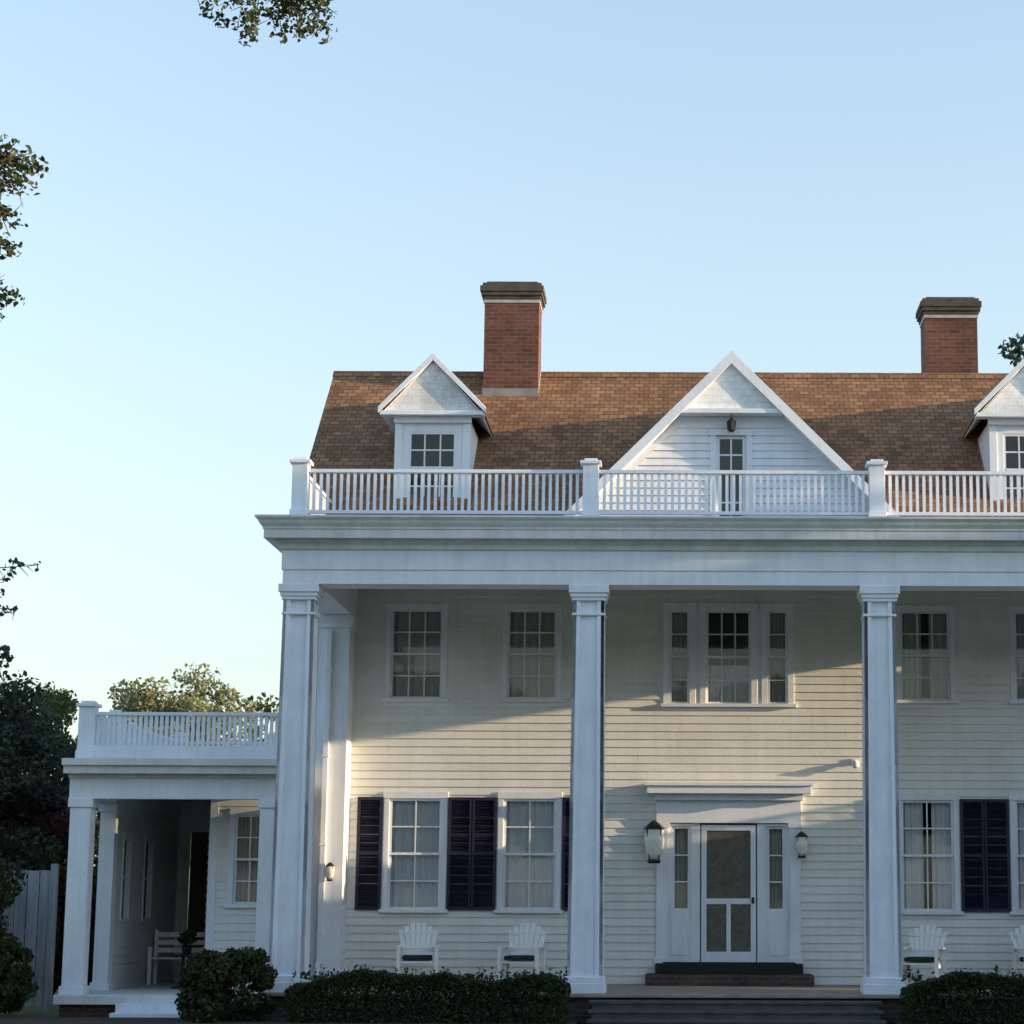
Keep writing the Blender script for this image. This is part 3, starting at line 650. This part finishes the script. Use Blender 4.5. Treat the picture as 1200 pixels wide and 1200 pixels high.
# ------------------------------------------------------------------ side wings (the right one is its twin)
def wing(sx):
    def X(a): return sx * a          # a is distance from the house axis
    F = 0.35; yf = 1.6; xo = 9.95
    def bx(mb, a, b, y0, y1, z0, z1): mb.box(min(X(a), X(b)), max(X(a), X(b)), y0, y1, z0, z1)
    m = MB(); bx(m, 6.76, 10.06, yf - .2, 8.2, F - .14, F); m.build('wing_floor', M['cornice'], H, bevel=.01)
    m = MB(); bx(m, 6.76, 10.0, yf - .05, 8.2, -.1, F - .14); m.build('wing_foundation', M['brick_dark'], H)
    m = MB(); 
    for k in range(2): bx(m, 8.0, 9.05, yf - .2 - .33 * (k + 1), yf - .2 - .33 * k, -.02, F - .01 - .12 * (k + 1) + .02)
    m.build('wing_steps', M['white'], H, bevel=.008)
    for (a, y, w_) in ((9.85, yf + .16, .155), (9.85, yf + 1.75, .12), (7.0, yf + .16, .14)):
        c = MB(); c.box(X(a) - w_, X(a) + w_, y - w_, y + w_, F + .12, 3.12).box(X(a) - w_ - .03, X(a) + w_ + .03, y - w_ - .03, y + w_ + .03, F, F + .12).box(X(a) - w_ - .03, X(a) + w_ + .03, y - w_ - .03, y + w_ + .03, 3.12, 3.25)
        c.build('wing_column', M['white'], H, bevel=.006)
    m = MB(); bx(m, 6.70, 10.03, yf, yf + .3, 3.25, 3.56); bx(m, 10.03, 9.73, yf + .3, 8.2, 3.25, 3.56); m.build('wing_beam', M['white'], H)
    m = MB()
    for (o, a, b) in ((.05, 3.56, 3.62), (.22, 3.62, 3.74), (.28, 3.74, 3.84)): bx(m, 6.70, 10.03 + o * .22, yf - o, 8.2 + o, a, b)
    m.build('wing_cornice', M['cornice'], H)
    m = MB(); bx(m, 6.70, 9.72, yf + .3, 8.1, 3.50, 3.55); m.build('wing_ceiling', M['ceiling'], H)
    m = MB(); bx(m, 6.72, 9.98, yf + .1, yf + .16, 3.84, 4.06); bx(m, 9.92, 9.98, yf + .16, 8.1, 3.84, 4.06); m.build('parapet_board', M['white'], H)
    ya = yf + .2
    railing(X(9.85), ya, X(6.8), ya, 3.84, 4.55, [(X(9.85), ya)], sp=.08, bw=.05, pw=.12)
    railing(X(9.85), ya, X(9.85), 8.0, 3.84, 4.55, [(X(9.85), ya + 1.6), (X(9.85), 8.0)], sp=.08, bw=.05, pw=.10)
    railing(X(9.85), 8.0, X(6.8), 8.0, 3.84, 4.55, [(X(8.15), 8.0)], sp=.10, bw=.04, pw=.10)
    # walls under the roof
    m = MB(); bx(m, 6.69, 6.84, 2.45, 3.17, F, 3.25); m.build('wing_sun_blocker', M['white'], H, bevel=.005)  # hidden slab added to keep the sun off the wing wall
    # enclosed room next to the house, with one window
    ra, rb = 6.72, 8.22; yr = 3.2
    x0, x1 = sorted((X(ra), X(rb))); wx0, wx1 = sorted((X(7.33), X(7.82)))
    siding('wing_wall', x0, x1, yr, F, 3.5, [(wx0, wx1, 1.68, 3.08)], M['siding'])
    window(wx0, wx1, 1.68, 3.08, yr, 2, (2, 2), .08, 'full', ca='curtain_dim')
    siding('wing_wall', yr, 8.0, X(rb), F, 3.5, [], M['siding'], face='x', sgn=sx)
    m = MB(); bx(m, rb - .01, rb - .13, yr - .025, yr + .01, F, 3.5); m.build('corner_board', M['white'], H)
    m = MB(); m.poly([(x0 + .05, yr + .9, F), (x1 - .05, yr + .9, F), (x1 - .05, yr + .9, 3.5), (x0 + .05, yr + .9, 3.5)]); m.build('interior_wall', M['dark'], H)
    # back wall with a dark door
    b0, b1 = sorted((X(8.2), X(9.8))); d0, d1 = sorted((X(8.62), X(9.55)))
    siding('wing_wall', b0, b1, 7.9, F, 3.5, [(d0, d1, F, 3.0)], M['siding'])
    m = MB().box(d0, d1, 7.92, 7.98, F, 3.0)
    for (a, b, c, e_) in ((.08, .42, .2, 1.1), (.52, .85, .2, 1.1), (.08, .42, 1.25, 2.45), (.52, .85, 1.25, 2.45)): m.box(d0 + a, d0 + b, 7.905, 7.92, F + c, F + e_)
    dd = m.build('side_door', M['door_wood'], H, bevel=.004)
    MB().lathe([(.001, 0), (.03, .005), (.035, .03), (.02, .05)], 0, 0, 10).build('handle', M['metal'], dd).location = (d1 - .06, 7.87, F + 1.05)
    # outer wall of the porch, behind the second column, with two narrow windows
    xw = X(9.78); isgn = -sx
    hs = [(4.0, 4.45, 1.45, 2.75), (5.45, 5.95, 1.45, 2.75)]
    siding('wing_wall', 3.5, 7.9, xw, F, 3.5, hs, M['siding'], face='x', sgn=isgn)
    siding('wing_wall', 3.5, 7.9, xw + sx * .12, 0.1, 3.5, hs, M['siding'], face='x', sgn=sx)
    for (a, b, c, e_) in hs:
        f_ = MB(); xa, xb = sorted((xw + isgn * .03, xw + sx * .15))
        for (y0, y1, z0, z1) in ((a - .06, a, c, e_), (b, b + .06, c, e_), (a - .06, b + .06, e_, e_ + .07), (a - .06, b + .06, c - .06, c)): f_.box(xa, xb, y0, y1, z0, z1)
        f_.box(xw + sx * .03 - .01, xw + sx * .03 + .01, a, b, (c + e_) / 2 - .02, (c + e_) / 2 + .02)
        o = f_.build('window', M['white'], H)
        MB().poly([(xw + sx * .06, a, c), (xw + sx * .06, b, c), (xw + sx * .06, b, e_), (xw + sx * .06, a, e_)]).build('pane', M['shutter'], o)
wing(-1); wing(1)

# downspout on the back corner pier
def lantern(x, y, z, label, s=1.0, group='wall lanterns beside the front door'):
    r = empty('wall_lantern', label, 'lantern', (x, y, z), 0, group)
    m = MB(); m.box(-.05 * s, .05 * s, -.02, 0, -.12 * s, .12 * s); m.tube([(0, 0, .05 * s), (0, -.07 * s, .10 * s), (0, -.14 * s, .20 * s), (0, -.14 * s, .16 * s)], [.012 * s] * 4, 6); m.build('bracket', M['metal'], r)
    m = MB(); m.lathe([(.02 * s, .20 * s), (.05 * s, .18 * s), (.10 * s, .13 * s), (.105 * s, .115 * s)], 0, -.14 * s, 8); m.lathe([(.055 * s, -.22 * s), (.07 * s, -.20 * s), (.065 * s, -.185 * s)], 0, -.14 * s, 8)
    for k in range(4):
        t = math.pi / 4 + k * math.pi / 2; m.tube([(math.cos(t) * .065 * s, -.14 * s + math.sin(t) * .065 * s, -.19 * s), (math.cos(t) * .10 * s, -.14 * s + math.sin(t) * .10 * s, .12 * s)], [.007 * s] * 2, 5)
    m.build('lantern_frame', M['metal'], r)
    MB().lathe([(.050 * s, -.19 * s), (.085 * s, -.12 * s), (.104 * s, .0), (.095 * s, .115 * s)], 0, -.14 * s, 12).build('glass', M['lamp_glass'], r, True)
    return r
lantern(-1.20, YW - .09, 2.70, 'pale glass wall lantern on the left side of the front door', 1.6)
lantern(1.17, YW - .09, 2.66, 'small black wall lantern with pale glass right of the front door', 1.0)
lantern(-6.33, YW - .52, 2.2, 'small pale lamp fixed to the pier behind the left corner column', .7, None)
# small flood lamp on wall
fl = empty('flood_lamp', 'small white lamp on the siding right of the entrance hood', 'lamp', (2.05, YW - .02, 4.0))
MB().box(-.05, .05, -.03, 0, -.05, .05).build('backplate', M['white'], fl); MB().tube([(0, -.03, 0), (0, -.07, -.02), (.01, -.15, -.07)], [.02, .045, .06], 12).build('lamp_shade', M['white'], fl, True)

# lamp above the balcony door in the gable
gl = empty('hanging_lantern', 'dark lantern hanging under the central gable peak over the narrow door', 'lantern', (0, 1.85, 9.28))
MB().tube([(0, 0, .02), (0, 0, -.06)], [.008] * 2, 6).build('hook', M['metal'], gl)
MB().lathe([(.015, -.05), (.07, -.10), (.075, -.12), (.06, -.24), (.03, -.27)], 0, 0, 8).build('lantern_frame', M['metal'], gl)

# porch chairs: white fan-backed armchairs with dark seat cushions
def make_chair(label):
    r = empty('porch_chair', label, 'chair', (0, 0, 0), 0, 'white chairs on the porch')
    m = MB()
    for i in range(7):
        t = (i - 3) / 3; top = .96 - .12 * t * t
        m.beam((t * .19, .20, .40), (t * .27, .42, top), .068, .02, (0, -1, 0))
    m.beam((-.22, .26, .55), (.22, .26, .55), .03, .06); m.beam((-.25, .36, .80), (.25, .36, .80), .03, .05)
    m.build('backrest', M['chair'], r, bevel=.004)
    m = MB()
    for i in range(6): m.box(-.25, .25, -.28 + i * .09, -.21 + i * .09, .36 + .004 * i, .38 + .004 * i)
    m.build('seat', M['chair'], r)
    m = MB(); m.box(-.23, .23, -.26, .20, .40, .47); m.build('cushion', M['cushion'], r, bevel=.025)
    for sx in (-1, 1):
        m = MB(); m.beam((sx * .29, -.30, .60), (sx * .29, .30, .60), .09, .025); m.build('armrest', M['chair'], r, bevel=.004)
        for y in (-.27, .24): MB().box(sx * .29 - .025, sx * .29 + .025, y - .03, y + .03, 0, .59).build('leg', M['chair'], r)
        MB().box(sx * .255 - .01, sx * .255 + .01, -.26, .24, .30, .36).build('side_rail', M['chair'], r)
    return r
ch = make_chair('white fan backed porch chair with dark cushion, nearest the left end of the porch')
ch.location = (-4.83, 2.7, FL); ch.rotation_euler = (0, 0, R(6))
dup(ch, (-3.22, 2.7, FL), R(-8), 'white fan backed porch chair with dark cushion, just left of the second column')
dup(ch, (2.95, 2.6, FL), R(-20), 'white fan backed porch chair with dark cushion, right of the third column')
dup(ch, (4.75, 2.75, FL), R(12), 'white fan backed porch chair with dark cushion, at the right edge of the photo')

# bench and table on the wing porch
b = empty('bench', 'white slatted bench on the left side porch against the outer wall', 'bench', (-9.25, 5.9, .35), R(0))
m = MB()
for i in range(4): m.box(-.45, .5, -.2 + i * .11, -.11 + i * .11, .42, .445)
m.build('seat', M['chair'], b)
m = MB()
for i in range(3): m.box(-.45, .5, .235, .26, .52 + i * .13, .60 + i * .13)
m.build('backrest', M['chair'], b)
for x in (-.42, .47):
    for y, h in ((-.18, .62), (.25, .9)): MB().box(x - .03, x + .03, y - .03, y + .03, 0, h).build('leg', M['chair'], b)
t = empty('planter_table', 'dark round side table with a potted plant on the left side porch', 'table', (-8.75, 4.1, .35))
MB().lathe([(.27, .50), (.28, .515), (.27, .53)], 0, 0, 20).build('tabletop', M['metal'], t)
MB().lathe([(.20, 0), (.18, .02), (.03, .05), (.025, .48), (.06, .50)], 0, 0, 12).build('pedestal', M['metal'], t)
p = empty('potted_plant', 'small dark leafy plant in a pot on the round side table', 'plant', (-8.7, 4.1, .88))
MB().lathe([(.06, 0), (.09, .14), (.10, .15)], 0, 0, 14).build('pot', M['metal'], p)
q = cluster_points([(0, 0, .26, .15), (.05, .02, .34, .10)], 9000); leaves('foliage', q, .05 + .04 * rng.random(len(q)), M['leaf_box'], p)
wr = empty('door_wreath', 'dark dried wreath hanging on the brown side porch door', 'wreath', (-9.08, 7.84, 2.35))
pts = []
for i in range(500):
    a = random.Random(i).uniform(0, 6.283); rr = random.Random(i + 999).gauss(.16, .035); pts.append((rr * math.cos(a), random.Random(i + 5).gauss(-.04, .02), rr * math.sin(a)))
leaves('foliage', pts, .06 + .03 * rng.random(500), M['wreath'], wr)
mm = MB(); mm.tube([(.16 * math.cos(a * .3927), -.02, .16 * math.sin(a * .3927)) for a in range(17)], [.02] * 17, 6); mm.build('ring', M['bark'], wr)

# fence at the far left
f = empty('board_fence', 'tall white board fence panel left of the side porch', 'fence', (-11.3, 3.2, 0))
m = MB(); fr_ = random.Random(2)
for i in range(7): x = -.70 + i * .19; m.box(x, x + .175 + fr_.uniform(-.004, .004), 0, .025, .10, 2.20 + fr_.uniform(-.01, .01))
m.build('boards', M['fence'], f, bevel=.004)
m = MB()
for z in (.4, 1.2, 2.0): m.box(-.70, .62, .025, .065, z, z + .09)
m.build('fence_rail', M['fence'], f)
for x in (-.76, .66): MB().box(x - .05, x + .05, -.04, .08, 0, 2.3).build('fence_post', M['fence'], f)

# ------------------------------------------------------------------ hedges and shrubs
def hedge(label, x0, x1, y0, y1, h, seed, group='clipped hedges in front of the porch', per=2600):
    global rng; rng = np.random.default_rng(seed); rd = random.Random(seed)
    r = empty('hedge', label, 'hedge', ((x0 + x1) / 2, (y0 + y1) / 2, 0.08), 0, group)
    n = int((x1 - x0) * (y1 - y0) * h * 15000); L = (x1 - x0) / 2; Wd = (y1 - y0) / 2
    p = rng.random((n, 3)); x = (p[:, 0] * 2 - 1) * L; y = (p[:, 1] * 2 - 1) * Wd
    hh = h * (1 + .07 * np.sin(x * 2.3 + seed) + .05 * np.sin(x * 5.1 + y * 3)) * (1 - .22 * (np.abs(x) / L) ** 8) * (1 - .18 * (np.abs(y) / Wd) ** 3)
    lump = .5 + .5 * np.sin(x * 7.3 + seed) * np.sin(y * 9 + x * 2.1) + .3 * np.sin(x * 17 + y * 13)
    z = np.where(rng.random(n) < .5, hh * (1 - .16 * rng.random(n) ** 2 - .10 * lump), p[:, 2] * hh)
    y = y * (1 - .10 * (.5 + .5 * np.sin(x * 6.1 + z * 11) * np.sin(z * 14 + x * 3)))
    y = np.where(rng.random(n) < .4, -Wd * (1 - .22 * rng.random(n) ** 1.5 - .06 * lump), y)
    ns = 170; sx_ = rng.uniform(-L, L, ns); sy_ = rng.uniform(-Wd, Wd, ns); hs_ = rng.random(ns) ** 2 * .16; kk = rng.integers(0, ns, ns * 9); tt = rng.random(ns * 9)
    x = np.concatenate([x, sx_[kk] + rng.normal(0, .012, ns * 9)]); y = np.concatenate([y, sy_[kk] + rng.normal(0, .012, ns * 9)]); z = np.concatenate([z, h * .9 + tt * hs_[kk] + .05 * tt]); n = len(x)
    leaves('foliage', np.stack([x, y, z], 1), .022 + .04 * rng.random(n), M['leaf_box'], r)
    m = MB()
    for i in range(int((x1 - x0) / .35)):
        xx = -L + .2 + i * .35
        for k in range(3): m.tube([(xx, 0, 0), (xx + rd.uniform(-.15, .15), rd.uniform(-.2, .2), h * .5), (xx + rd.uniform(-.25, .25), rd.uniform(-.3, .3), h * .9)], [.015, .01, .004], 5)
    m.build('stems', M['bark'], r)
hedge('long dark clipped hedge between the left corner column and the front steps', -6.15, -2.3, -1.35, -.45, .66, 3)
hedge('dark clipped hedge right of the front steps and third column', 2.3, 6.2, -1.35, -.45, .66, 4)
def shrub(label, x, y, r_, h, seed, mat='leaf_shrub', leaf=.06, per=1.0, cat='shrub', name='shrub', z0=.08):
    global rng; rng = np.random.default_rng(seed); rd = random.Random(seed)
    r = empty(name, label, cat, (x, y, z0)); cl = []; m = MB()
    for i in range(70):
        a = rd.uniform(0, 6.28); q = r_ * math.sqrt(rd.random()) * .85; zz = h * rd.uniform(.12, 1) * (1 - .3 * (q / r_) ** 2); rr = rd.uniform(.10, .22) * h * .8
        cl.append((q * math.cos(a), q * math.sin(a), max(rr * .5, zz - rr * .4), rr)); m.tube([(0, 0, 0), (q * math.cos(a) * .5, q * math.sin(a) * .5, zz * .5), (q * math.cos(a), q * math.sin(a), zz)], [.014, .009, .003], 5)
    m.build('stems', M['bark'], r); p = cluster_points(cl, 5500 * per / max(.3, h) * 1.7); leaves('foliage', p, leaf * (.6 + .8 * rng.random(len(p))), M[mat], r)
shrub('tall loose dark shrub beside the left corner column', -7.1, -.75, .68, 1.08, 11, leaf=.07)
shrub('tall dark shrub at the far left in front of the board fence', -11.75, 2.0, .85, 2.5, 12, leaf=.06, per=1.6)
shrub('big dark shrub filling the gap between the fence and the side porch', -11.6, 8.6, 1.6, 2.4, 15, leaf=.09, per=.8)
shrub('low dark bush in front of the fence at the bottom left corner', -10.75, .3, .75, 1.15, 14, leaf=.06)

# ------------------------------------------------------------------ trees
tree('evergreen_tree', 'dense dark evergreen tree at the left edge behind the fence', (-13.9, 5.2, 0), 6.5, .6, 2.75, 5.8, M['leaf_dark'], 110, .52, .10, 1500, seed=2, shell=.9)
tree('plum_tree', 'small reddish purple leaved tree behind the board fence', (-12.2, 6.4, 0), 4, 1.0, 1.25, 3.0, M['leaf_red'], 40, .4, .11, 1100, seed=5)
tree('green_tree', 'mid green tree rising just left of the side porch roof', (-13.3, 11, 0), 6.3, 1.2, 1.9, 4.8, M['leaf_mid'], 70, .5, .10, 1300, seed=3)
tree('yellow_green_tree', 'round sunlit yellow green tree behind the side porch railing', (-14.0, 25, 0), 8, 2.2, 2.3, 5.7, M['leaf_sun'], 130, .6, .12, 800, seed=6)
tree('background_tree', 'small blue green tree behind the porch close to the corner column', (-12.2, 30, 0), 7.2, 2.0, 1.3, 5.0, M['leaf_mid'], 34, .55, .17, 500, seed=8)
tree('pine_tree', 'tall pine whose tip shows beside the right chimney', (9.2, 30, 0), 17.6, 9, 1.6, 8.6, M['leaf_pine'], 45, .55, .2, 420, seed=9, trunk_r=.22)
# broad tree at the left: its twigs hang into the frame at the top and the left edge
ex = []; tw = []
rd = random.Random(4)
TX, TY = -11.2, -12.0
tw.append(([(0.1, 0, 7.5), (2.0, .1, 10.2), (4.4, .2, 11.3), (6.9, .1, 11.05)], [.16, .10, .06, .02]))
tw.append(([(0.1, 0, 6.2), (1.8, .1, 8.2), (3.1, .1, 8.95)], [.10, .05, .02]))
tw.append(([(0.1, 0, 3.6), (1.8, .1, 4.6), (3.2, .1, 4.75)], [.08, .04, .015]))
def spray(x, z, dx, dz, r, n=5, anchor=None):
    """a twig with leaf tufts along it, hanging from an anchor outside the picture"""
    a = Vector((anchor[0] - TX, rd.uniform(-.2, .2), anchor[1])); e = Vector((x + dx - TX, rd.uniform(-.3, .3), z + dz)); b_ = Vector((x - TX, a.y, z))
    tw.append(([a, b_, e], [.014, .009, .003]))
    n = n * 2
    for k in range(n):
        t = k / max(1, n - 1); q = b_.lerp(e, t); tw.append(([q, q + Vector((rd.gauss(0, r * .7), rd.gauss(0, .08), rd.gauss(0, r * .7)))], [.005, .002])); ex.append((q.x + rd.gauss(0, r * .4), q.y + rd.gauss(0, .15), q.z + rd.gauss(0, r * .4), 1.45 * r * rd.uniform(.6, 1.15) * (1 - .35 * t)))
for (x, z, dx, dz, r, n) in ((-5.0, 10.7, -.38, -.55, .12, 6), (-4.95, 10.7, -.14, -.66, .12, 7), (-4.85, 10.7, .0, -.84, .11, 8), (-4.75, 10.7, .10, -.72, .11, 7), (-4.62, 10.7, .14, -.72, .12, 7), (-4.5, 10.7, .18, -.66, .12, 7), (-4.4, 10.7, .20, -.50, .11, 6), (-4.7, 10.5, .05, -.2, .2, 4)):
    spray(x, z, dx, dz, r, n, (x - .5, 11.25))
for (x, z, dx, dz, r, n) in ((-7.6, 8.75, .70, -.16, .11, 9), (-7.5, 8.6, .40, -.22, .12, 7), (-7.5, 8.7, .45, .02, .11, 7), (-7.5, 8.5, .3, -.45, .12, 5), (-7.5, 8.2, .42, -.14, .12, 5), (-7.5, 7.95, .42, -.22, .12, 5), (-7.55, 7.6, .40, -.3, .14, 5), (-7.5, 7.4, .32, -.3, .13, 5), (-7.6, 7.1, .25, -.35, .13, 5)):
    spray(x, z, dx, dz, r, n, (-8.2, z + .35))
for (x, z, dx, dz, r, n) in ((-7.5, 4.72, .74, .05, .07, 6), (-7.4, 4.60, .45, -.03, .07, 5), (-7.5, 4.38, .68, -.06, .07, 6), (-7.4, 3.95, .4, -.02, .08, 5), (-7.4, 3.7, .3, .1, .1, 4)):
    spray(x, z, dx, dz, r, n, (-8.1, z + .1))
tree('overhanging_tree', 'large tree standing left of the lawn whose leafy twigs hang into the sky', (TX, TY, 0), 13, 3.2, 3.3, 10.5, M['leaf_near'], 130, .62, .062, 1250, seed=4, extra=ex, twigs=tw, trunk_r=.30)
# tall trees east of the house, outside the frame: they shade the lawn, the hedges and the front of the portico
for i, (x, y, h, r) in enumerate(((30, -6.15, 13.2, 4.6), (33, -15, 14, 5), (27, -13, 12.5, 4), (31, -22, 13.5, 5), (29, -30, 13, 5))):
    tree('shade_tree', ['broad', 'tall', 'rounded', 'spreading', 'heavy'][i] + ' dark tree right of the lawn shading the front yard', (x, y, 0), h, .8, r, h - .8, M['leaf_mid'], 150, 1.25, .42, 260, seed=20 + i, group='shade trees right of the lawn', shell=.9)

tree('low_blocker_tree', 'dense low unseen tree added past the right side wing to block sun', (13.6, 3.2, 0), 5.1, .3, 2.3, 4.8, M['leaf_dark'], 110, .6, .16, 900, seed=31, shell=.9)  # unseen tree added to stop low sun passing under the right wing
for i, (x, y, h, r) in enumerate(((-34, -62, 27, 9), (-17, -66, 30, 10), (2, -64, 28, 10), (20, -67, 31, 10), (38, -60, 27, 9), (52, -44, 24, 9), (-48, -46, 25, 9), (-50, -22, 22, 8))):  # oaks added behind the camera to hold sky light off the facade
    tree('sky_blocker_oak', ['wide', 'tall', 'full', 'very tall', 'ragged', 'leaning', 'rounded', 'shorter'][i] + ' unseen oak added across the lawn to cut sky light on the house', (x, y, 0), h * .44, 2.0, r * .9, h * .44 - 2.0, M['leaf_mid'], 110, 2.6, .9, 62, seed=40 + i, group='unseen oaks added to cut sky light', shell=.8)

tree('small_blocker_tree', 'small dense unseen tree added between the right wing and the shade trees to block sun', (22, -3.75, 0), 9.3, .5, 2.7, 8.8, M['leaf_dark'], 130, .75, .2, 520, seed=33, shell=.9)  # added out of view to shade the left wing wall
